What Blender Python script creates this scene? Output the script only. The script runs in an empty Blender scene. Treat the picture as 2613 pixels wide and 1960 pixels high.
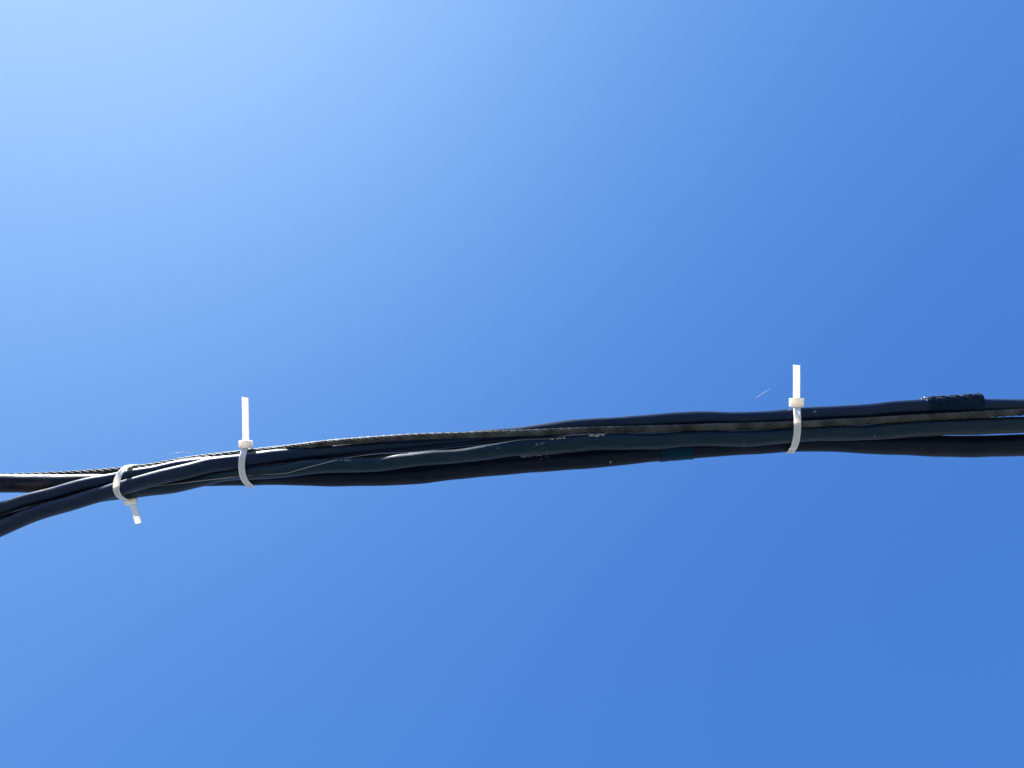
import bpy, bmesh, math, random
import numpy as np
from mathutils import Vector, Matrix

random.seed(7)
rng = np.random.default_rng(11)
scene = bpy.context.scene
COL = scene.collection
R = math.radians

# ------------------------------------------------------------------ camera
PX = 0.0004                  # one photo pixel on the bundle's plane, in metres
DIST = 0.79                  # metres from the lens to the bundle
PITCH = R(66)                # the photographer looks steeply up
CAM = Vector((0, 0, 1.6))
RIGHT = Vector((1, 0, 0))
FWD = Vector((0, math.cos(PITCH), math.sin(PITCH)))
UP = Vector((0, -math.sin(PITCH), math.cos(PITCH)))
cd = bpy.data.cameras.new('camera')
cam = bpy.data.objects.new('camera', cd)
COL.objects.link(cam)
cam.location = CAM
cam.rotation_euler = (PITCH + math.pi / 2, 0, 0)
cd.sensor_fit = 'HORIZONTAL'
cd.sensor_width = 36
cd.lens = 18 / (1306.5 * PX / DIST)
cd.clip_start = 0.01
cd.clip_end = 5000
scene.camera = cam

# ------------------------------------------------------------------ sky and sun
S = (RIGHT * -0.72 + UP * 1.03 + FWD * 1.0).normalized()
EL = math.asin(S.z)
AZ = math.atan2(S.x, S.y)
world = bpy.data.worlds.new('World')
scene.world = world
world.use_nodes = True
nt = world.node_tree
bg = nt.nodes['Background']
sky = nt.nodes.new('ShaderNodeTexSky')
sky.sky_type = 'NISHITA'
sky.sun_disc = False
sky.sun_elevation = EL
sky.sun_rotation = AZ
sky.air_density = 1.0
sky.dust_density = 8.0
sky.ozone_density = 3.0
EXPO = 1.0
# the phone camera's vivid rendering of the clear sky: each channel rolls off towards the sun
sep = nt.nodes.new('ShaderNodeSeparateColor')
com = nt.nodes.new('ShaderNodeCombineColor')
nt.links.new(sky.outputs[0], sep.inputs[0])
for ch, (knee, gain) in enumerate(((0.71, 0.55), (0.332, 0.76), (0.175, 1.20))):
    m1 = nt.nodes.new('ShaderNodeMath')
    m1.operation = 'MULTIPLY'
    m1.inputs[1].default_value = 0.1
    m2 = nt.nodes.new('ShaderNodeMath')
    m2.operation = 'ADD'
    m2.inputs[1].default_value = knee
    m3 = nt.nodes.new('ShaderNodeMath')
    m3.operation = 'DIVIDE'
    m4 = nt.nodes.new('ShaderNodeMath')
    m4.operation = 'MULTIPLY'
    m4.inputs[1].default_value = gain * 10 / 2 ** EXPO
    nt.links.new(sep.outputs[ch], m1.inputs[0])
    nt.links.new(m1.outputs[0], m2.inputs[0])
    nt.links.new(m1.outputs[0], m3.inputs[0])
    nt.links.new(m2.outputs[0], m3.inputs[1])
    nt.links.new(m3.outputs[0], m4.inputs[0])
    nt.links.new(m4.outputs[0], com.inputs[ch])
nt.links.new(com.outputs[0], bg.inputs['Color'])
bg.inputs['Strength'].default_value = 0.10

sl = bpy.data.lights.new('sun', 'SUN')
sl.energy = 5.0
sl.angle = R(0.53)
sl.color = (1.0, 0.96, 0.90)
sun = bpy.data.objects.new('sun', sl)
COL.objects.link(sun)
sun.rotation_euler = S.to_track_quat('Z', 'Y').to_euler()

scene.view_settings.view_transform = 'Standard'
scene.view_settings.look = 'None'
scene.view_settings.gamma = 1
scene.view_settings.exposure = EXPO


# ------------------------------------------------------------------ helpers
def P(x, y, w=0.0):
    """bundle-plane pixel units (x right, y down, w towards the photographer) -> world"""
    return CAM + FWD * (DIST - w * PX) + RIGHT * ((x - 1306.5) * PX) + UP * ((980 - y) * PX)


MW = np.array([[RIGHT.x * PX, -UP.x * PX, -FWD.x * PX],
               [RIGHT.y * PX, -UP.y * PX, -FWD.y * PX],
               [RIGHT.z * PX, -UP.z * PX, -FWD.z * PX]])
O0 = np.array(P(0, 0, 0))


def to_world(a):
    return a @ MW.T + O0


def mat(name):
    m = bpy.data.materials.new(name)
    m.use_nodes = True
    return m, m.node_tree, m.node_tree.nodes['Principled BSDF']


def mesh_obj(name, verts, faces, m, parent=None, origin=None, smooth=True):
    """verts: Nx3 world coordinates"""
    me = bpy.data.meshes.new(name)
    v = np.asarray(verts, dtype=float)
    o = np.array(origin) if origin is not None else (np.array(parent.location) if parent else v.mean(axis=0))
    me.from_pydata((v - o).tolist(), [], faces)
    me.update()
    if smooth:
        me.polygons.foreach_set('use_smooth', [True] * len(me.polygons))
    me.materials.append(m)
    ob = bpy.data.objects.new(name, me)
    COL.objects.link(ob)
    if parent:
        ob.parent = parent
        ob.location = Vector(o) - parent.location
    else:
        ob.location = Vector(o)
    bm = bmesh.new()
    bm.from_mesh(me)
    bmesh.ops.recalc_face_normals(bm, faces=bm.faces)
    bm.to_mesh(me)
    bm.free()
    return ob


def tag(o, label, cat, group=None):
    o['label'] = label
    o['category'] = cat
    if group:
        o['group'] = group
    return o


def thing(name, label, cat, loc, group=None):
    o = bpy.data.objects.new(name, None)
    o.empty_display_size = 0.02
    COL.objects.link(o)
    o.location = loc
    return tag(o, label, cat, group)


def frames(path):
    """tangent, image-up-ish normal, front normal for a path in px space"""
    t = np.gradient(path, axis=0)
    t /= np.linalg.norm(t, axis=1)[:, None]
    front = np.tile(np.array([0, 0, 1.0]), (len(path), 1))
    front -= (front * t).sum(1)[:, None] * t
    front /= np.linalg.norm(front, axis=1)[:, None]
    up = np.cross(t, front)
    return t, up, front


def grid_faces(n, k, closed=True, base=0):
    f = []
    for i in range(n - 1):
        a = base + i * k
        for j in range(k if closed else k - 1):
            j2 = (j + 1) % k
            f.append((a + j, a + j2, a + k + j2, a + k + j))
    return f


def smooth_noise(n, scale, amp):
    """1-D smooth noise over n samples"""
    k = max(4, int(n / scale) + 4)
    pts = rng.normal(0, 1, k)
    xs = np.linspace(0, k - 3, n) + 0.999
    i = xs.astype(int)
    f = xs - i
    f = f * f * (3 - 2 * f)
    return amp * (pts[i] * (1 - f) + pts[i + 1] * f)


def tube(path, rad, k=28, dent=0.0, seed=0, caps=True):
    """returns verts (px space), faces. rad: array. dent: amount of irregularity"""
    n = len(path)
    t, up, fr = frames(path)
    a = np.linspace(0, 2 * math.pi, k, endpoint=False)
    g = np.random.default_rng(seed)
    rr = np.ones((n, k)) * rad[:, None]
    if dent:
        s = path[:, 0]
        for q in range(9):
            wl = g.uniform(70, 420)
            m_ = g.integers(1, 4)
            ph, ph2 = g.uniform(0, 6.28, 2)
            rr += dent * g.uniform(.3, 1) * np.sin(s[:, None] / wl * 6.28 + ph) * np.cos(m_ * a[None] + ph2)
    v = path[:, None, :] + rr[..., None] * (np.sin(a)[None, :, None] * up[:, None, :] + np.cos(a)[None, :, None] * fr[:, None, :])
    f = grid_faces(n, k)
    if caps:
        f.append(tuple(range(k)))
        f.append(tuple(reversed(range((n - 1) * k, n * k))))
    return v.reshape(-1, 3), f


# ------------------------------------------------------------------ course of every cable through the bundle
EXT = 4200                                    # how far the bundle goes on past the frame, px
XS = np.concatenate([np.arange(-EXT, -320, 24.0), np.arange(-320, 2940, 4.0), np.arange(2940, 2613 + EXT, 24.0)])


def hermite(keys, xs, slopeL=None, slopeR=None):
    keys = sorted(keys)
    kx = np.array([k[0] for k in keys], float)
    ky = np.array([k[1] for k in keys], float)
    d = np.diff(ky) / np.diff(kx)
    m_ = np.zeros(len(kx))
    m_[1:-1] = (d[:-1] * np.diff(kx)[1:] + d[1:] * np.diff(kx)[:-1]) / (np.diff(kx)[1:] + np.diff(kx)[:-1])
    m_[0], m_[-1] = d[0], d[-1]
    out = np.empty_like(xs)
    i = np.clip(np.searchsorted(kx, xs) - 1, 0, len(kx) - 2)
    h = kx[i + 1] - kx[i]
    u = np.clip((xs - kx[i]) / h, 0, 1)
    out = ((2 * u**3 - 3 * u**2 + 1) * ky[i] + (u**3 - 2 * u**2 + u) * h * m_[i]
           + (-2 * u**3 + 3 * u**2) * ky[i + 1] + (u**3 - u**2) * h * m_[i + 1])
    # past the ends the slope eases out to the run's general slope
    sL = d[0] if slopeL is None else slopeL
    sR = d[-1] if slopeR is None else slopeR
    xl = kx[0] - xs
    L = xl > 0
    T = 300.0
    out[L] = ky[0] - sL * xl[L] - (m_[0] - sL) * T * (1 - np.exp(-xl[L] / T))
    xr = xs - kx[-1]
    Q = xr > 0
    out[Q] = ky[-1] + sR * xr[Q] + (m_[-1] - sR) * T * (1 - np.exp(-xr[Q] / T))
    return out


def sm(a, n):
    k = np.hanning(n + 2)[1:-1]
    k /= k.sum()
    p = np.concatenate([np.full(n, a[0]), a, np.full(n, a[-1])])
    return np.convolve(p, k, 'same')[n:-n]


def centre(edge_keys, off, rad, slopeL, slopeR):
    """centre line from keys given on the top (off=+1) or bottom (off=-1) outline"""
    e = hermite(edge_keys, XS, slopeL, slopeR)
    sl_ = np.gradient(e, XS)
    return e + off * rad * np.sqrt(1 + sl_**2)


SR = -0.055
rA = hermite([(0, 23.5), (900, 23), (1300, 26), (1500, 25.5), (1700, 24), (2250, 26), (2400, 27.5), (2613, 28)], XS, 0, 0)
rC = hermite([(0, 17), (800, 17.5), (2613, 18)], XS, 0, 0)
rD = hermite([(0, 19), (700, 19), (1500, 19), (2613, 20)], XS, 0, 0)
rF = hermite([(0, 18.5), (900, 18), (1180, 18), (1330, 19.5), (2300, 20.5), (2480, 21.7), (2613, 20.3)], XS, 0, 0)
rR = hermite([(0, 8.0), (900, 8.3), (1700, 9.3), (2613, 9.4)], XS, 0, 0)

yA = centre([(0, 1257), (72, 1258), (181, 1257), (289, 1255), (400, 1249), (528, 1241), (560, 1240.4), (614, 1239.5),
             (705, 1237.7), (777, 1239.5), (831, 1241.3), (900, 1241), (987, 1239.6), (1077, 1234), (1167, 1224), (1287, 1212),
             (1395, 1204), (1560, 1190.6), (1641, 1181.5), (1767, 1170.7), (1860, 1163.4), (1963, 1157), (2017, 1154),
             (2089, 1153), (2143, 1153.5), (2213, 1158.8), (2303, 1162), (2394, 1166), (2466, 1167.3), (2540, 1166), (2613, 1164)],
            -1, rA, 0.01, SR)
yD = centre([(0, 1330), (72, 1298), (181, 1264.7), (289, 1232), (400, 1201), (441, 1191), (495, 1178), (531, 1168),
             (612, 1158.5), (641, 1154), (723, 1145), (800, 1137.5), (880, 1129.5), (960, 1121.5), (1050, 1115.5), (1120, 1108.5), (1196, 1101),
             (1250, 1095.5), (1323, 1089.4), (1395, 1080), (1449, 1072.5), (1560, 1064.5), (1641, 1058.5), (1731, 1052),
             (1785, 1049.5), (1872, 1051.5), (1945, 1049), (2017, 1043), (2062, 1039), (2125, 1036.5), (2213, 1031),
             (2285, 1022.5), (2349, 1018.6), (2450, 1017), (2540, 1018), (2613, 1018.6)], 1, rD, -0.12, SR)
yC = centre([(0, 1281), (72, 1258.5), (127, 1245), (181, 1229.5), (235, 1216), (289, 1206.5), (316, 1200), (400, 1186.5),
             (459, 1173.5), (531, 1165.5), (612, 1163), (723, 1160), (860, 1148), (960, 1140), (1041, 1132), (1160, 1124),
             (1260, 1119), (1400, 1110), (1560, 1102), (1860, 1092), (2100, 1082), (2613, 1064)], 1, rC, -0.12, SR)
yF = centre([(0, 1352), (72, 1331), (163, 1303.5), (245, 1284), (289, 1277.5), (320, 1274), (354, 1270), (441, 1258.5), (522, 1240.5),
             (567, 1229), (612, 1225.7), (641, 1224), (723, 1218.7), (795, 1209.5), (867, 1206), (960, 1203.5), (1041, 1192.6),
             (1095, 1186.5), (1160, 1182.5), (1251, 1171.7), (1323, 1162.6), (1413, 1158), (1532, 1148), (1605, 1147),
             (1677, 1147), (1731, 1142), (1785, 1138), (1860, 1139), (1890, 1139.6), (1963, 1135), (2017, 1129.6),
             (2060, 1126.5), (2200, 1124), (2285, 1118), (2394, 1112), (2466, 1110.5), (2613, 1104)], -1, rF, -0.12, SR)
yR = hermite([(0, 1216.5), (181, 1209), (307, 1199), (400, 1187), (459, 1176), (612, 1156.5), (741, 1142), (831, 1131),
              (960, 1120.5), (1041, 1115), (1160, 1111), (1341, 1104.5), (1560, 1096.5), (1641, 1094.5), (1860, 1088.5),
              (2017, 1084), (2200, 1074.5), (2394, 1063.5), (2613, 1051.5)], XS, -0.03, SR)

# first guess of the depth order (w: towards the photographer), then pushed apart until nothing overlaps
wD = hermite([(0, 42), (150, 30), (300, 14), (531, 16), (612, 6), (800, -8), (1200, -12), (1700, -10), (2613, -8)], XS, 0, 0)
wF = hermite([(0, 8), (300, -12), (450, -8), (560, 0), (800, 16), (1030, 32), (1420, 34), (1600, 12), (1800, 8), (2613, 8)], XS, 0, 0)
wC = hermite([(0, 26), (150, 16), (300, -8), (531, -18), (700, -42), (1000, -46), (1600, -40), (2613, -38)], XS, 0, 0)
wA = hermite([(0, -38), (300, -44), (612, -36), (900, -24), (1500, -18), (2000, -28), (2613, -30)], XS, 0, 0)
wR = hermite([(0, -64), (300, -44), (612, -14), (760, -4), (960, 6), (1060, 23), (1150, 30), (1225, 28), (1300, 39), (1400, 37), (1500, 20), (1700, 15), (2613, 14)], XS, 0, 0)
Y = np.array([yA, yC, yD, yF, yR])
W = np.array([wA, wC, wD, wF, wR])
RR = np.array([rA, rC, rD, rF, rR])
W0 = W.copy()
for it in range(260):
    for i in range(5):
        for j in range(i + 1, 5):
            need = RR[i] + RR[j] - 0.6
            dy = Y[i] - Y[j]
            nw = np.sqrt(np.maximum(need**2 - dy**2, 0))
            dw = W[i] - W[j]
            # where two runs change places the guess passes through zero: let them lie side by side there
            c = np.clip((W0[i] - W0[j]) / 9.0, -1, 1)
            sgn = np.where(c >= 0, 1.0, -1.0)
            lack = nw * np.abs(c) - dw * sgn
            push = np.where((lack > 0) & (nw > 0), lack, 0) * 0.25
            W[i] += sgn * push
            W[j] -= sgn * push
    if it % 4 == 0 and it < 250:
        for i in range(5):
            W[i] = sm(W[i], 17)
for i in range(5):
    W[i] = sm(W[i], 15)
# the runs were measured in the picture: a run nearer the lens sits a little closer to the view axis and is a
# little thinner than it looks, so give each its true course and size at its own distance
for i in range(5):
    kk = 1 - W[i] * PX / DIST
    f_img, r_img = Y[i].copy(), RR[i].copy()
    xi = 1306.5 + (XS - 1306.5) / kk
    Y[i] = 980 + kk * (np.interp(xi, XS, f_img) - 980)
    RR[i] = kk * np.interp(xi, XS, r_img)


def tru(x, y, w):
    """picture position seen at depth w -> its true place in bundle units"""
    k_ = 1 - w * PX / DIST
    return 1306.5 + (x - 1306.5) * k_, 980 + (y - 980) * k_


# outside the frame the runs hang loosely in the order they leave it with
IDX = dict(A=0, C=1, D=2, F=3, R=4)


def path_of(key, lo=None, hi=None):
    i = IDX[key]
    p = np.stack([XS, Y[i], W[i]], axis=1)
    r = RR[i]
    if lo is not None:
        m_ = (XS >= lo) & (XS <= hi)
        return p[m_], r[m_]
    return p, r


def at(key, x):
    i = IDX[key]
    return np.array([x, np.interp(x, XS, Y[i]), np.interp(x, XS, W[i])]), float(np.interp(x, XS, RR[i]))


# ------------------------------------------------------------------ materials
def rubber(name, base, dust, rough, dust_amt=0.35, scale=1.0, spec=0.5, coat=0.6, grime=None, sheen=0.35, tint=(0.10, 0.30, 0.70)):
    m, t, b = mat(name)
    N, L = t.nodes, t.links
    tc = N.new('ShaderNodeTexCoord')
    mp = N.new('ShaderNodeMapping')
    mp.inputs['Scale'].default_value = (18, 70, 70)
    L.new(tc.outputs['Object'], mp.inputs['Vector'])
    n1 = N.new('ShaderNodeTexNoise')
    n1.inputs['Scale'].default_value = 2.2 * scale
    n1.inputs['Detail'].default_value = 8
    n1.inputs['Roughness'].default_value = 0.65
    L.new(mp.outputs[0], n1.inputs['Vector'])
    r1 = N.new('ShaderNodeValToRGB')
    r1.color_ramp.elements[0].position = 0.42
    r1.color_ramp.elements[1].position = 0.75
    r1.color_ramp.elements[0].color = (0, 0, 0, 1)
    r1.color_ramp.elements[1].color = (dust_amt,) * 3 + (1,)
    L.new(n1.outputs['Fac'], r1.inputs['Fac'])
    mx = N.new('ShaderNodeMix')
    mx.data_type = 'RGBA'
    mx.inputs['A'].default_value = (*base, 1)
    mx.inputs['B'].default_value = (*dust, 1)
    if grime is None:
        L.new(r1.outputs['Color'], mx.inputs['Factor'])
    else:
        # weathered stretch: heavy grime up to a point along the run, light beyond it
        sx_ = N.new('ShaderNodeSeparateXYZ')
        L.new(tc.outputs['Object'], sx_.inputs[0])
        mr = N.new('ShaderNodeMapRange')
        mr.inputs['From Min'].default_value = grime[0]
        mr.inputs['From Max'].default_value = grime[1]
        mr.inputs['To Min'].default_value = 1.0
        mr.inputs['To Max'].default_value = grime[2]
        L.new(sx_.outputs[0], mr.inputs['Value'])
        mg = N.new('ShaderNodeMath')
        mg.operation = 'MULTIPLY'
        L.new(r1.outputs['Color'], mg.inputs[0])
        L.new(mr.outputs[0], mg.inputs[1])
        L.new(mg.outputs[0], mx.inputs['Factor'])
    # scattered pale specks of grit
    vo = N.new('ShaderNodeTexVoronoi')
    vo.inputs['Scale'].default_value = 90
    L.new(tc.outputs['Object'], vo.inputs['Vector'])
    lt = N.new('ShaderNodeMath')
    lt.operation = 'LESS_THAN'
    lt.inputs[1].default_value = 0.055
    L.new(vo.outputs['Distance'], lt.inputs[0])
    sc = N.new('ShaderNodeSeparateColor')
    L.new(vo.outputs['Color'], sc.inputs[0])
    gt = N.new('ShaderNodeMath')
    gt.operation = 'GREATER_THAN'
    gt.inputs[1].default_value = 0.72
    L.new(sc.outputs[0], gt.inputs[0])
    mu = N.new('ShaderNodeMath')
    mu.operation = 'MULTIPLY'
    L.new(lt.outputs[0], mu.inputs[0])
    L.new(gt.outputs[0], mu.inputs[1])
    mx2 = N.new('ShaderNodeMix')
    mx2.data_type = 'RGBA'
    mx2.inputs['B'].default_value = (0.16, 0.17, 0.17, 1)
    L.new(mu.outputs[0], mx2.inputs['Factor'])
    L.new(mx.outputs['Result'], mx2.inputs['A'])
    L.new(mx2.outputs['Result'], b.inputs['Base Color'])
    rr = N.new('ShaderNodeMapRange')
    rr.inputs['To Min'].default_value = rough - 0.10
    rr.inputs['To Max'].default_value = rough + 0.10
    L.new(n1.outputs['Fac'], rr.inputs['Value'])
    L.new(rr.outputs['Result'], b.inputs['Roughness'])
    b.inputs['Specular IOR Level'].default_value = spec
    b.inputs['Specular Tint'].default_value = (*tint, 1)
    b.inputs['Coat Weight'].default_value = coat
    b.inputs['Coat Roughness'].default_value = 0.42
    b.inputs['Coat IOR'].default_value = 1.28
    b.inputs['Sheen Weight'].default_value = sheen
    b.inputs['Sheen Roughness'].default_value = 0.25
    b.inputs['Sheen Tint'].default_value = (0.85, 0.92, 1, 1)
    n2 = N.new('ShaderNodeTexNoise')
    n2.inputs['Scale'].default_value = 900
    n2.inputs['Detail'].default_value = 3
    L.new(tc.outputs['Object'], n2.inputs['Vector'])
    n3 = N.new('ShaderNodeTexNoise')
    n3.inputs['Scale'].default_value = 5
    n3.inputs['Detail'].default_value = 4
    L.new(mp.outputs[0], n3.inputs['Vector'])
    b1 = N.new('ShaderNodeBump')
    b1.inputs['Strength'].default_value = 0.25
    b1.inputs['Distance'].default_value = 0.0002
    L.new(n2.outputs['Fac'], b1.inputs['Height'])
    b2 = N.new('ShaderNodeBump')
    b2.inputs['Strength'].default_value = 0.5
    b2.inputs['Distance'].default_value = 0.0006
    L.new(n3.outputs['Fac'], b2.inputs['Height'])
    L.new(b1.outputs[0], b2.inputs['Normal'])
    L.new(b2.outputs[0], b.inputs['Normal'])
    return m


M_black = rubber('black_sheath', (0.0006, 0.006, 0.025), (0.030, 0.036, 0.048), 0.36, 0.30, spec=0.5, coat=0.4)
M_black2 = rubber('worn_black_sheath', (0.0005, 0.007, 0.020), (0.028, 0.036, 0.044), 0.36, 0.35, spec=0.5, coat=0.4, tint=(0.10, 0.38, 0.65))
M_brown = rubber('dusty_brown_sheath', (0.0010, 0.007, 0.018), (0.085, 0.066, 0.068), 0.42, 0.75, spec=0.30, tint=(0.28, 0.30, 0.5), coat=0.0, grime=(-0.42, -0.30, 0.12))
M_tape = rubber('teal_tape', (0.001, 0.020, 0.045), (0.003, 0.026, 0.04), 0.30, 0.4, spec=0.15, coat=0.1)
M_crust = rubber('crusted_tape', (0.0008, 0.006, 0.020), (0.03, 0.035, 0.045), 0.24, 0.25, 2, spec=0.30, coat=0.0, sheen=0.8)

M_steel, t, b = mat('weathered_steel')
b.inputs['Metallic'].default_value = 0.85
b.inputs['Roughness'].default_value = 0.48
n = t.nodes.new('ShaderNodeTexNoise')
n.inputs['Scale'].default_value = 60
n.inputs['Detail'].default_value = 6
tc = t.nodes.new('ShaderNodeTexCoord')
t.links.new(tc.outputs['Object'], n.inputs['Vector'])
r = t.nodes.new('ShaderNodeValToRGB')
r.color_ramp.elements[0].color = (0.034, 0.044, 0.048, 1)
r.color_ramp.elements[1].color = (0.13, 0.15, 0.155, 1)
r.color_ramp.elements[0].position = 0.35
r.color_ramp.elements[1].position = 0.7
t.links.new(n.outputs['Fac'], r.inputs['Fac'])
t.links.new(r.outputs[0], b.inputs['Base Color'])

M_nylon, t, b = mat('natural_nylon')
b.inputs['Base Color'].default_value = (0.90, 0.88, 0.80, 1)
b.inputs['Roughness'].default_value = 0.38
b.inputs['Subsurface Weight'].default_value = 1.0
b.inputs['Subsurface Radius'].default_value = (1.0, 0.76, 0.5)
b.inputs['Subsurface Scale'].default_value = 0.010
n = t.nodes.new('ShaderNodeTexNoise')
n.inputs['Scale'].default_value = 120
n.inputs['Detail'].default_value = 5
tc = t.nodes.new('ShaderNodeTexCoord')
t.links.new(tc.outputs['Object'], n.inputs['Vector'])
r = t.nodes.new('ShaderNodeValToRGB')
r.color_ramp.elements[0].color = (0.90, 0.86, 0.75, 1)
r.color_ramp.elements[1].color = (0.96, 0.94, 0.88, 1)
r.color_ramp.elements[0].position = 0.3
r.color_ramp.elements[1].position = 0.6
t.links.new(n.outputs['Fac'], r.inputs['Fac'])
t.links.new(r.outputs[0], b.inputs['Base Color'])
bp = t.nodes.new('ShaderNodeBump')
bp.inputs['Strength'].default_value = 0.15
bp.inputs['Distance'].default_value = 0.0003
t.links.new(n.outputs['Fac'], bp.inputs['Height'])
t.links.new(bp.outputs[0], b.inputs['Normal'])

M_silk, t, b = mat('spider_silk')
b.inputs['Base Color'].default_value = (0.75, 0.75, 0.78, 1)
b.inputs['Roughness'].default_value = 0.25

M_scuff, t, b = mat('scuffed_plastic')
b.inputs['Base Color'].default_value = (0.34, 0.35, 0.34, 1)
b.inputs['Roughness'].default_value = 0.6

# ------------------------------------------------------------------ ground far below the bundle
M_ground, t, b = mat('pale_gravel_ground')
tc = t.nodes.new('ShaderNodeTexCoord')
n = t.nodes.new('ShaderNodeTexNoise')
n.inputs['Scale'].default_value = 1.5
n.inputs['Detail'].default_value = 10
t.links.new(tc.outputs['Object'], n.inputs['Vector'])
r = t.nodes.new('ShaderNodeValToRGB')
r.color_ramp.elements[0].color = (0.15, 0.138, 0.11, 1)
r.color_ramp.elements[1].color = (0.24, 0.22, 0.185, 1)
r.color_ramp.elements[0].position = 0.4
r.color_ramp.elements[1].position = 0.65
t.links.new(n.outputs['Fac'], r.inputs['Fac'])
t.links.new(r.outputs[0], b.inputs['Base Color'])
b.inputs['Roughness'].default_value = 0.95
g = 2000.0
k = 24
gv = [(-g + 2 * g * i / k, -g + 2 * g * j / k, 0) for j in range(k + 1) for i in range(k + 1)]
gf = [(j * (k + 1) + i, j * (k + 1) + i + 1, (j + 1) * (k + 1) + i + 1, (j + 1) * (k + 1) + i) for j in range(k) for i in range(k)]
gr = mesh_obj('ground', gv, gf, M_ground, origin=(0, 0, 0))
gr['kind'] = 'structure'

# ------------------------------------------------------------------ the cables
GRP = 'dark cables bundled along the wire rope'


def cable(key, label, m, dent, seed, with_parts):
    p, r_ = path_of(key)
    v, f = tube(p, r_, 32, dent, seed)
    v = to_world(v)
    o = to_world(at(key, 1306)[0][None])[0]
    if with_parts:
        t_ = thing('cable', label, 'cable', Vector(o), GRP)
        mesh_obj('sheath', v, f, m, t_)
        return t_
    return tag(mesh_obj('cable', v, f, m, origin=o), label, 'cable', GRP)


A = cable('A', 'thickest cable, dusty brown-black, straight under the rope at left, lowest at right', M_brown, 0.36, 3, True)
Cc = cable('C', 'black cable between the brown cable and the lowest one at far left', M_black, 0.26, 4, False)
D = cable('D', 'black cable rising from lowest at left to above the rope, with crusted tape', M_black, 0.40, 5, True)
F = cable('F', 'scuffed black cable just under the wire rope at the right-hand tie', M_black2, 0.42, 6, True)


def sleeve(key, x0, x1, extra, m, name, parent, noise=0.0, ragged=0.0, seed=0, k=72, step=1.5, tilt=0.0, toplift=0.0):
    """a wrap of tape round a cable, with its own thickness and rough outline"""
    g_ = np.random.default_rng(seed)
    xs = np.arange(x0, x1 + step, step)
    i = IDX[key]
    p = np.stack([xs, np.interp(xs, XS, Y[i]), np.interp(xs, XS, W[i])], axis=1)
    t_, up, fr = frames(p)
    rad = np.interp(xs, XS, RR[i])
    a = np.linspace(0, 2 * math.pi, k, endpoint=False)
    n_ = len(xs)
    rr_ = np.ones((n_, k)) * (rad[:, None] + extra)
    if toplift:
        rr_ += toplift * np.clip(np.sin(a), 0, 1)[None] ** 2 * np.linspace(.12, 1, n_)[:, None]
    if noise:
        # folds along the wrap, blobs and pits
        for q in range(26):
            wl, m_ = g_.uniform(5, 40), int(g_.integers(2, 12))
            ph, ph2 = g_.uniform(0, 6.28, 2)
            rr_ += noise * 0.22 * np.sin(xs[:, None] / wl * 6.28 + ph + m_ * a[None] * .6) * np.cos(m_ * a[None] + ph2)
        rr_ += g_.normal(0, noise * 0.28, (n_, k))
        for q in range(42):
            cx_, ca = g_.uniform(x0, x1), g_.uniform(0, math.pi)
            s1, s2 = g_.uniform(1.5, 4), g_.uniform(.08, .3)
            da = (a - ca + math.pi) % (2 * math.pi) - math.pi
            rr_ += g_.uniform(.5, 1.3) * noise * np.exp(-((xs[:, None] - cx_) / s1) ** 2 - (da[None] / s2) ** 2)
    edge = np.minimum(np.arange(n_), np.arange(n_)[::-1])
    if noise:
        rr_ += (np.clip(1.5 - edge * .5, 0, 1.5) * 0.7)[:, None]
    if toplift:
        # crumpled hard along the top, pulled smooth on the sides
        up_ = np.clip(np.sin(a), 0, 1)[None] ** 1.5
        rr_ = (rad[:, None] + extra) + (rr_ - rad[:, None] - extra) * (0.12 + 0.88 * up_)
    rr_ = np.maximum(rr_, rad[:, None] + 0.4)
    base = p[:, None, :] + rr_[..., None] * (np.sin(a)[None, :, None] * up[:, None, :] + np.cos(a)[None, :, None] * fr[:, None, :])
    if ragged or tilt:
        sh = g_.normal(0, ragged, (k,)) if ragged else np.zeros(k)
        wgt = np.clip(1 - np.arange(n_) / 4, 0, 1)[:, None]
        base[..., 0] += (sh[None] + tilt * np.cos(a)[None] ) * wgt
        base[..., 0] += (sh[::-1][None] * .5) * wgt[::-1]
    # closing rings sit inside the sheath
    ring0 = p[0] + (rad[0] - 1.5) * (np.sin(a)[:, None] * up[0] + np.cos(a)[:, None] * fr[0]) + np.array([tilt * 0, 0, 0])
    ring1 = p[-1] + (rad[-1] - 1.5) * (np.sin(a)[:, None] * up[-1] + np.cos(a)[:, None] * fr[-1])
    v = np.concatenate([ring0[None], base, ring1[None]]).reshape(-1, 3)
    return mesh_obj(name, to_world(v), grid_faces(n_ + 2, k), m, parent)


o = sleeve('D', 2364, 2506, 2.0, M_crust, 'tape_wrap', D, noise=2.0, ragged=0.9, seed=21, tilt=4, toplift=11)
o['label'] = 'rough crusted black tape wrapped round the cable'
o = sleeve('A', 1687, 1769, 1.5, M_tape, 'tape_band', A, noise=0.5, ragged=0.5, seed=2, tilt=0)
o['label'] = 'smooth dark teal tape band'


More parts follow.
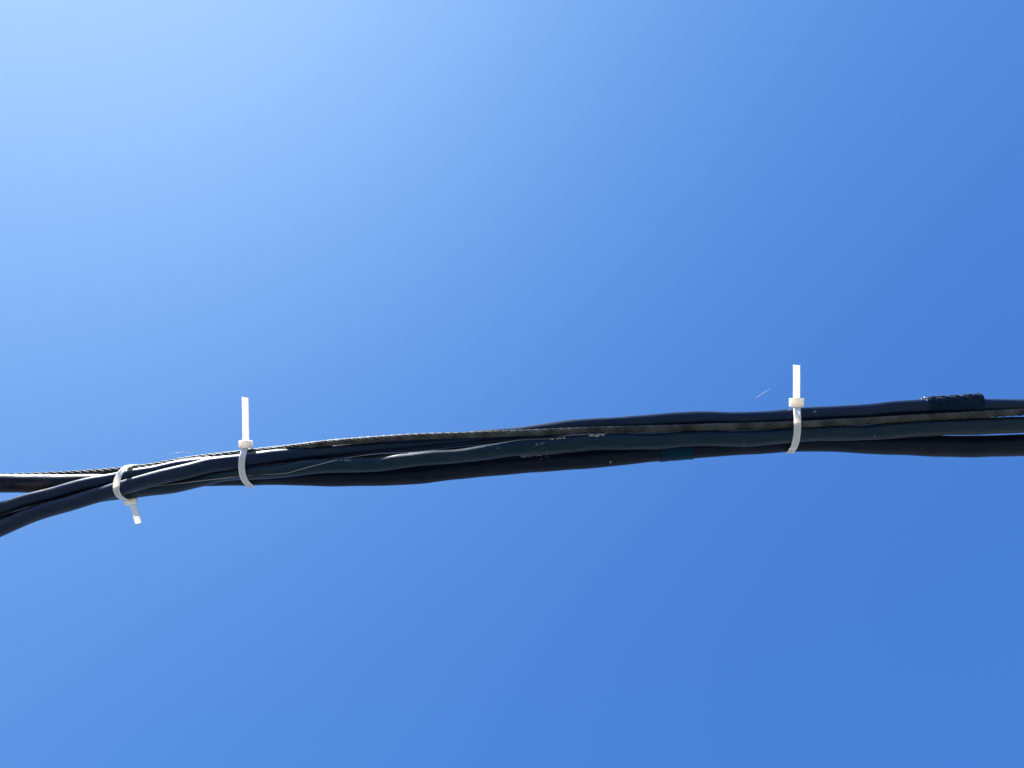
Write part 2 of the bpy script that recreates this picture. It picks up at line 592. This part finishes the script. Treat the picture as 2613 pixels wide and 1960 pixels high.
def scuffs(key, x0, x1, ang0, ang1, n_, size, parent, seed, label=None):
    """a patch of lifted flakes and scratches on a sheath: angle 0 faces the photographer, 90 is the image top"""
    g_ = np.random.default_rng(seed)
    vs, fs = [], []
    i = IDX[key]
    for q in range(n_):
        u_ = g_.uniform(0, 1)
        x = x0 + (x1 - x0) * u_
        a = R(ang0 + (ang1 - ang0) * u_ + g_.normal(0, 5))
        c, rad = at(key, x)
        sx, sy = size * g_.uniform(.6, 3.2), size * g_.uniform(.2, .6)
        slope = np.interp(x, XS, np.gradient(Y[i], XS))
        m_ = 6
        b0 = len(vs)
        rot = g_.uniform(-.15, .55)
        for h in (0, 1):
            for s_ in range(m_):
                th = s_ / m_ * 2 * math.pi
                e, f_ = math.cos(th) * sx * g_.uniform(.7, 1.2), math.sin(th) * sy * g_.uniform(.7, 1.2)
                dx, dl = e * math.cos(rot) - f_ * math.sin(rot), e * math.sin(rot) + f_ * math.cos(rot)
                aa = a + dl / rad
                rr_ = rad - 0.8 if h == 0 else rad + size * g_.uniform(.45, .9)
                vs.append((x + dx, c[1] + slope * dx - math.sin(aa) * rr_, c[2] + math.cos(aa) * rr_))
        for s_ in range(m_):
            fs.append((b0 + s_, b0 + (s_ + 1) % m_, b0 + m_ + (s_ + 1) % m_, b0 + m_ + s_))
        fs.append(tuple(range(b0 + m_, b0 + 2 * m_)))
        fs.append(tuple(reversed(range(b0, b0 + m_))))
    ob = mesh_obj('scuff_mark', to_world(np.array(vs)), fs, M_scuff, parent, smooth=False)
    if label:
        ob['label'] = label
    return ob


scuffs('F', 1500, 1538, 58, 58, 30, 2.1, F, 31, 'cluster of pale torn flecks by the wire rope')
scuffs('F', 1400, 1440, 62, 66, 16, 1.4, F, 32)
scuffs('F', 1360, 1388, 12, 28, 9, 1.1, F, 34)
scuffs('A', 1332, 1425, 50, 58, 120, 1.3, A, 33, 'long grey abrasion just under the middle cable')
scuffs('A', 1371, 1402, 18, 30, 12, 0.55, A, 35)
scuffs('D', 2073, 2078, 20, 25, 5, 1.2, D, 36)
scuffs('A', 1556, 1562, -28, -20, 5, 1.2, A, 37)

# ------------------------------------------------------------------ wire rope: six strands of wires laid round a core
LAY = 122.0


def rope():
    vs, fs, base = [], [], 0
    p, rad = path_of('R', -700, 3300)
    xs = np.arange(-700, 3300, 4.5)
    px = np.stack([xs, np.interp(xs, XS, Y[4]), np.interp(xs, XS, W[4])], axis=1)
    rd = np.interp(xs, XS, RR[4])
    t_, up, fr = frames(px)
    ph = xs / LAY * 2 * math.pi
    k = 5
    a = np.linspace(0, 2 * math.pi, k, endpoint=False)
    for s_ in range(6):
        th = ph + s_ * math.pi / 3
        # going right, a strand on the near side runs downwards in the picture
        off = (rd * 0.66)[:, None] * (-np.sin(th)[:, None] * up + np.cos(th)[:, None] * fr)
        cs = px + off
        ts, us, ff = frames(cs)
        rs = rd * 0.335
        for w_ in range(6):
            tw = -xs / 62.0 * 2 * math.pi + w_ * math.pi / 3
            cw = cs + (rs * 0.64)[:, None] * (-np.sin(tw)[:, None] * us + np.cos(tw)[:, None] * ff)
            rw = rs * 0.37
            tt, uu, f2 = frames(cw)
            v = cw[:, None, :] + rw[:, None, None] * (np.sin(a)[None, :, None] * uu[:, None, :] + np.cos(a)[None, :, None] * f2[:, None, :])
            vs.append(v.reshape(-1, 3))
            fs += grid_faces(len(xs), k, True, base)
            base += len(xs) * k
        v, f = tube(cs, rs * 0.5, 6)
        vs.append(v)
        fs += [tuple(i_ + base for i_ in q) for q in f]
        base += len(v)
    v, f = tube(px, rd * 0.4, 8)
    vs.append(v)
    fs += [tuple(i_ + base for i_ in q) for q in f]
    base += len(v)
    # beyond the frame the strands go on without single wires
    for lo, hi in ((-EXT + 1, -699), (3299, 2613 + EXT - 26)):
        xs = np.arange(lo, hi, 9.0)
        xs[-1] = hi
        px = np.stack([xs, np.interp(xs, XS, Y[4]), np.interp(xs, XS, W[4])], axis=1)
        rd = np.interp(xs, XS, RR[4])
        t_, up, fr = frames(px)
        for s_ in range(6):
            th = xs / LAY * 2 * math.pi + s_ * math.pi / 3
            cs = px + (rd * 0.66)[:, None] * (-np.sin(th)[:, None] * up + np.cos(th)[:, None] * fr)
            v, f = tube(cs, rd * 0.335, 7)
            vs.append(v)
            fs += [tuple(i_ + base for i_ in q) for q in f]
            base += len(v)
    v = to_world(np.concatenate(vs))
    me = bpy.data.meshes.new('wire_rope')
    o_ = to_world(at('R', 1306)[0][None])[0]
    me.from_pydata((v - o_).tolist(), [], fs)
    me.polygons.foreach_set('use_smooth', [True] * len(me.polygons))
    me.materials.append(M_steel)
    ob = bpy.data.objects.new('wire_rope', me)
    COL.objects.link(ob)
    ob.location = Vector(o_)
    return tag(ob, 'thin grey twisted steel wire rope that carries the cable bundle', 'wire rope')


rope()


# ------------------------------------------------------------------ cable ties
def hull_loop(x, off, n=96):
    """closed loop round every cable at x: list of (y, w), offset outwards"""
    pts = []
    for key in 'ACDFR':
        c, rad = at(key, x)
        for q in range(60):
            a = q / 60 * 2 * math.pi
            pts.append((c[1] + (rad + off) * math.sin(a), c[2] + (rad + off) * math.cos(a)))
    pts = sorted(set(pts))

    def half(ps):
        h = []
        for p_ in ps:
            while len(h) > 1 and (h[-1][0] - h[-2][0]) * (p_[1] - h[-2][1]) - (h[-1][1] - h[-2][1]) * (p_[0] - h[-2][0]) <= 0:
                h.pop()
            h.append(p_)
        return h
    lo, up = half(pts), half(pts[::-1])
    h = np.array(lo[:-1] + up[:-1] + [lo[0]])
    d = np.concatenate([[0], np.cumsum(np.linalg.norm(np.diff(h, axis=0), axis=1))])
    s_ = np.linspace(0, d[-1], n, endpoint=False)
    return np.stack([np.interp(s_, d, h[:, 0]), np.interp(s_, d, h[:, 1])], axis=1)


def ribbon(path, normal, width, thick, closed=False, teeth=0.0, pitch=4.0, tip=None):
    """strap with rectangular, slightly rounded section along path (px space)"""
    n_ = len(path)
    if closed:
        t_ = np.roll(path, -1, 0) - np.roll(path, 1, 0)
    else:
        t_ = np.gradient(path, axis=0)
    t_ /= np.linalg.norm(t_, axis=1)[:, None]
    nn = normal - (normal * t_).sum(1)[:, None] * t_
    nn /= np.linalg.norm(nn, axis=1)[:, None]
    side = np.cross(t_, nn)
    hw, ht = width / 2, thick / 2
    prof = [(-hw, -ht * .5), (-hw * .9, -ht), (hw * .9, -ht), (hw, -ht * .5), (hw, ht * .5), (hw * .9, ht), (hw * .62, ht),
            (hw * .58, ht * .6), (-hw * .58, ht * .6), (-hw * .62, ht), (-hw * .9, ht), (-hw, ht * .5)]
    v = np.zeros((n_, len(prof), 3))
    s_ = np.concatenate([[0], np.cumsum(np.linalg.norm(np.diff(path, axis=0), axis=1))])
    for q, (a, b_) in enumerate(prof):
        bb = np.full(n_, b_)
        if q in (7, 8) and teeth:
            bb = bb + teeth * ((s_ % pitch) / pitch - .2)
        v[:, q] = path + side * a + nn * bb[:, None]
    k = len(prof)
    f = grid_faces(n_, k)
    if closed:
        a0 = (n_ - 1) * k
        f += [(a0 + j, a0 + (j + 1) % k, (j + 1) % k, j) for j in range(k)]
    else:
        f.append(tuple(range(k)))
        f.append(tuple(reversed(range((n_ - 1) * k, n_ * k))))
    return v.reshape(-1, 3), f


def box_head(c, ax, ay, az, w, h, d, taper, bev):
    """locking head: chamfered block, c centre, ax across, ay along the tail, az towards viewer (px space)"""
    bm = bmesh.new()
    outl = [(-w / 2, h / 2), (w / 2, h / 2), (w / 2, -h / 2 + taper * .5), (w / 2 - taper, -h / 2), (-w / 2 + taper, -h / 2), (-w / 2, -h / 2 + taper * .5)]
    fr = [bm.verts.new((x, y, d / 2)) for x, y in outl]
    bk = [bm.verts.new((x, y, -d / 2)) for x, y in outl]
    bm.faces.new(fr)
    bm.faces.new(bk[::-1])
    n_ = len(outl)
    for i in range(n_):
        bm.faces.new((fr[i], bk[i], bk[(i + 1) % n_], fr[(i + 1) % n_]))
    bmesh.ops.bevel(bm, geom=list(bm.edges), offset=bev, segments=3, profile=0.6, affect='EDGES', clamp_overlap=True)
    bm.verts.index_update()
    v = np.array([vv.co[:] for vv in bm.verts])
    f = [tuple(x.index for x in ff.verts) for ff in bm.faces]
    bm.free()
    v = np.array(c) + v[:, :1] * np.array(ax) + v[:, 1:2] * np.array(ay) + v[:, 2:3] * np.array(az)
    return v, f


def tie(label, xc, front, head_c, head_wh, tail_pts, width, back_x, ang=0.0, headdepth=17, taper=5, at_bottom=False):
    hull = hull_loop(xc, 2.2)
    ymin, ymax = hull[:, 0].min(), hull[:, 0].max()
    wmin, wmax = hull[:, 1].min(), hull[:, 1].max()
    yc, wc, ay_, aw_ = (ymin + ymax) / 2, (wmin + wmax) / 2, (ymax - ymin) / 2, (wmax - wmin) / 2
    # a stiff strap bows out in an even oval, pulled onto the outermost cables
    th = np.linspace(0, 2 * math.pi, 120, endpoint=False)
    hr = np.hypot(hull[:, 0] - yc, hull[:, 1] - wc)
    ht_ = np.arctan2(hull[:, 0] - yc, hull[:, 1] - wc) % (2 * math.pi)
    o_ = np.argsort(ht_)
    rh = np.interp(th, np.concatenate([ht_[o_] - 2 * math.pi, ht_[o_], ht_[o_] + 2 * math.pi]), np.tile(hr[o_], 3))
    pe = 2.25
    re = (np.abs(np.cos(th) / aw_)**pe + np.abs(np.sin(th) / ay_)**pe) ** (-1 / pe)
    rad_ = np.maximum(rh, re)
    kk = np.hanning(15)[1:-1]
    kk /= kk.sum()
    rad_ = np.maximum(np.convolve(np.tile(rad_, 3), kk, 'same')[120:240], rh - 0.8)
    loop = np.stack([yc + rad_ * np.sin(th), wc + rad_ * np.cos(th)], axis=1)
    fx = np.array(sorted([(p_[1], p_[0]) for p_ in front]))
    xs = []
    for y, w in loop:
        fr_ = (y - ymin) / (ymax - ymin)
        kw = 1 - w * PX / DIST
        xf, _ = tru(np.interp(980 + (y - 980) / kw, fx[:, 0], fx[:, 1]), 0, w)
        xb, _ = tru(back_x[0] + (back_x[1] - back_x[0]) * fr_, 0, w)
        q_ = min(1, max(0, ((w - wc) / aw_ + 0.75) / 0.9))
        q_ = q_ * q_ * (3 - 2 * q_)
        xs.append(xf * q_ + xb * (1 - q_))
    xs = np.array(xs)
    k = np.hanning(9)[1:-1]
    k /= k.sum()
    L3 = len(xs)
    loop3 = np.stack([xs, loop[:, 0], loop[:, 1]], axis=1)
    for q in range(3):
        ext = np.concatenate([loop3[-8:, q], loop3[:, q], loop3[:8, q]])
        loop3[:, q] = np.convolve(ext, k if q == 0 else np.array([.25, .5, .25]), 'same')[8:-8]
    # closed ring start under the head so that the seam is hidden
    cen = loop3.mean(axis=0)
    nrm = loop3 - cen
    nrm[:, 0] = 0
    tt = np.roll(loop3, -1, 0) - np.roll(loop3, 1, 0)
    nr = np.stack([np.zeros(L3), -tt[:, 2], tt[:, 1]], axis=1)
    nr *= np.sign((nr * nrm).sum(1))[:, None]
    nr /= np.linalg.norm(nr, axis=1)[:, None]
    yi = loop3[:, 1].argmax() if at_bottom else loop3[:, 1].argmin()
    wh = loop3[yi, 2] + 6
    hc = np.array([*tru(head_c[0], head_c[1], wh), wh])
    root = thing('cable_tie', label, 'cable tie', Vector(to_world(hc[None])[0]), 'white plastic cable ties round the bundle')
    v, f = ribbon(loop3, nr, width, 3.4, closed=True)
    mesh_obj('strap', to_world(v), f, M_nylon, root)
    ca, sa = math.cos(ang), math.sin(ang)
    sgn = 1
    ax = np.array([ca, sa, 0]) * 1.0
    ay = np.array([sa, -ca, 0]) * sgn
    v, f = box_head(hc, ax, ay, np.array([0, 0, 1.0]), head_wh[0], head_wh[1], headdepth, taper, 2.6)
    mesh_obj('locking_head', to_world(v), f, M_nylon, root)
    pts = np.array([(*tru(x, y, wh + dw), wh + dw) for x, y, dw in tail_pts])
    d = np.concatenate([[0], np.cumsum(np.linalg.norm(np.diff(pts, axis=0), axis=1))])
    s_ = np.arange(0, d[-1], 1.0)
    tp = np.stack([np.interp(s_, d, pts[:, q]) for q in range(3)], axis=1)
    for q in range(3):
        tp[:, q] = np.convolve(np.concatenate([np.full(9, tp[0, q]) , tp[:, q], np.full(9, tp[-1, q])]), np.ones(9) / 9, 'same')[9:-9]
    tp = tp[4:-4]
    n_ = np.tile(np.array([0, 0, 1.0]), (len(tp), 1))
    v, f = ribbon(tp, n_, width, 3.2, teeth=1.5, pitch=4.2)
    # the cut end is slightly slanted and curled
    vv = v.reshape(-1, 12, 3)
    dirn = (tp[-1] - tp[-3]) / np.linalg.norm(tp[-1] - tp[-3])
    side = np.cross(dirn, [0, 0, 1.0])
    off = ((vv[-1] - tp[-1]) @ side) / (width / 2)
    vv[-1] += dirn[None] * (off[:, None] * 1.2 + (np.abs(off)[:, None] ** 3) * (-1.4))
    mesh_obj('tail', to_world(vv.reshape(-1, 3)), f, M_nylon, root)
    return root


tie('white cable tie at the left with its short cut tail pointing down', 318,
    [(343.6, 1184), (323.7, 1190.5), (305.6, 1207), (297.5, 1228.5), (296, 1250), (303, 1266.5), (321, 1277)],
    (334.5, 1280), (30, 15), [(338, 1281, 0), (341, 1292, 0), (347, 1314, 3), (355, 1342, 7)], 15.5, (346, 338), ang=R(-9), taper=5, at_bottom=True)
tie('white cable tie with upright slant-cut tail, second from the left', 622,
    [(626, 1142.7), (621.5, 1153.6), (616.8, 1175), (616.3, 1193), (619, 1213), (625, 1227), (633, 1236), (640, 1240)],
    (627, 1133.7), (32, 20), [(627, 1140, 0), (627.3, 1110, 1), (626.5, 1060, 4), (625.3, 1009, 9)], 16.2, (632, 637), ang=0, taper=5)
tie('white cable tie at the right with a straight upright tail above the thick run', 2030,
    [(2033, 1039), (2034.7, 1063), (2035, 1086), (2034, 1108), (2030.5, 1128), (2026, 1142), (2015, 1157)],
    (2032.7, 1028), (34, 24), [(2032.7, 1036, 0), (2032.7, 1010, 0), (2033, 970, 2), (2032.7, 926, 6)], 17.6, (2034, 2014), ang=0, taper=4)


# ------------------------------------------------------------------ spider threads
def thread(label, pts, rad):
    p = np.array([(*tru(*q_), q_[2]) for q_ in pts], float)
    d = np.concatenate([[0], np.cumsum(np.linalg.norm(np.diff(p, axis=0), axis=1))])
    s_ = np.linspace(0, d[-1], 80)
    q = np.stack([np.interp(s_, d, p[:, i]) for i in range(3)], axis=1)
    for i in range(3):
        q[:, i] = np.convolve(np.concatenate([np.full(5, q[0, i]), q[:, i], np.full(5, q[-1, i])]), np.ones(5) / 5, 'same')[5:-5]
    r_ = rad * np.clip(np.sin(np.linspace(0.05, math.pi - 0.05, 80)), .12, 1) ** .6
    v, f = tube(q, r_, 8)
    return tag(mesh_obj('spider_thread', to_world(v), f, M_silk), label, 'spider thread', 'fine spider threads on the cables')


def fw(x, y, lift=1.5):
    """nearest surface towards the viewer at (x, y)"""
    best = -60
    for key in 'ACDFR':
        c, rad = at(key, x)
        if abs(y - c[1]) < rad:
            best = max(best, c[2] + math.sqrt(rad**2 - (y - c[1])**2))
    return best + lift


thread('fine pale spider thread across the front of the upright tie at left, over the cables',
       [(x, y, fw(x, y, 6)) for x, y in ((387, 1242), (430, 1237), (480, 1231), (540, 1224), (600, 1217.5), (645, 1213.5))], 0.33)
thread('fine spider thread rising over the black cables right of the second tie',
       [(x, y, fw(x, y, 2.5)) for x, y in ((661, 1212), (700, 1210), (732, 1208), (777, 1195), (831, 1181), (860, 1174), (894, 1167), (930, 1161.5), (960, 1158), (1000, 1156.5), (1060, 1154), (1120, 1147))], 0.36)
thread('short curved spider thread floating in the sky above the wire rope at left',
       [(432, 1158, -6), (447, 1155.5, -6), (462, 1153.5, -6), (478, 1154.5, -6), (492, 1156, -6)], 0.5)
thread('short slanting spider thread in the sky left of the right-hand tie',
       [(1928, 1017, 0), (1940, 1008, 2), (1952, 1000.5, 4), (1965, 992, 6)], 0.6)
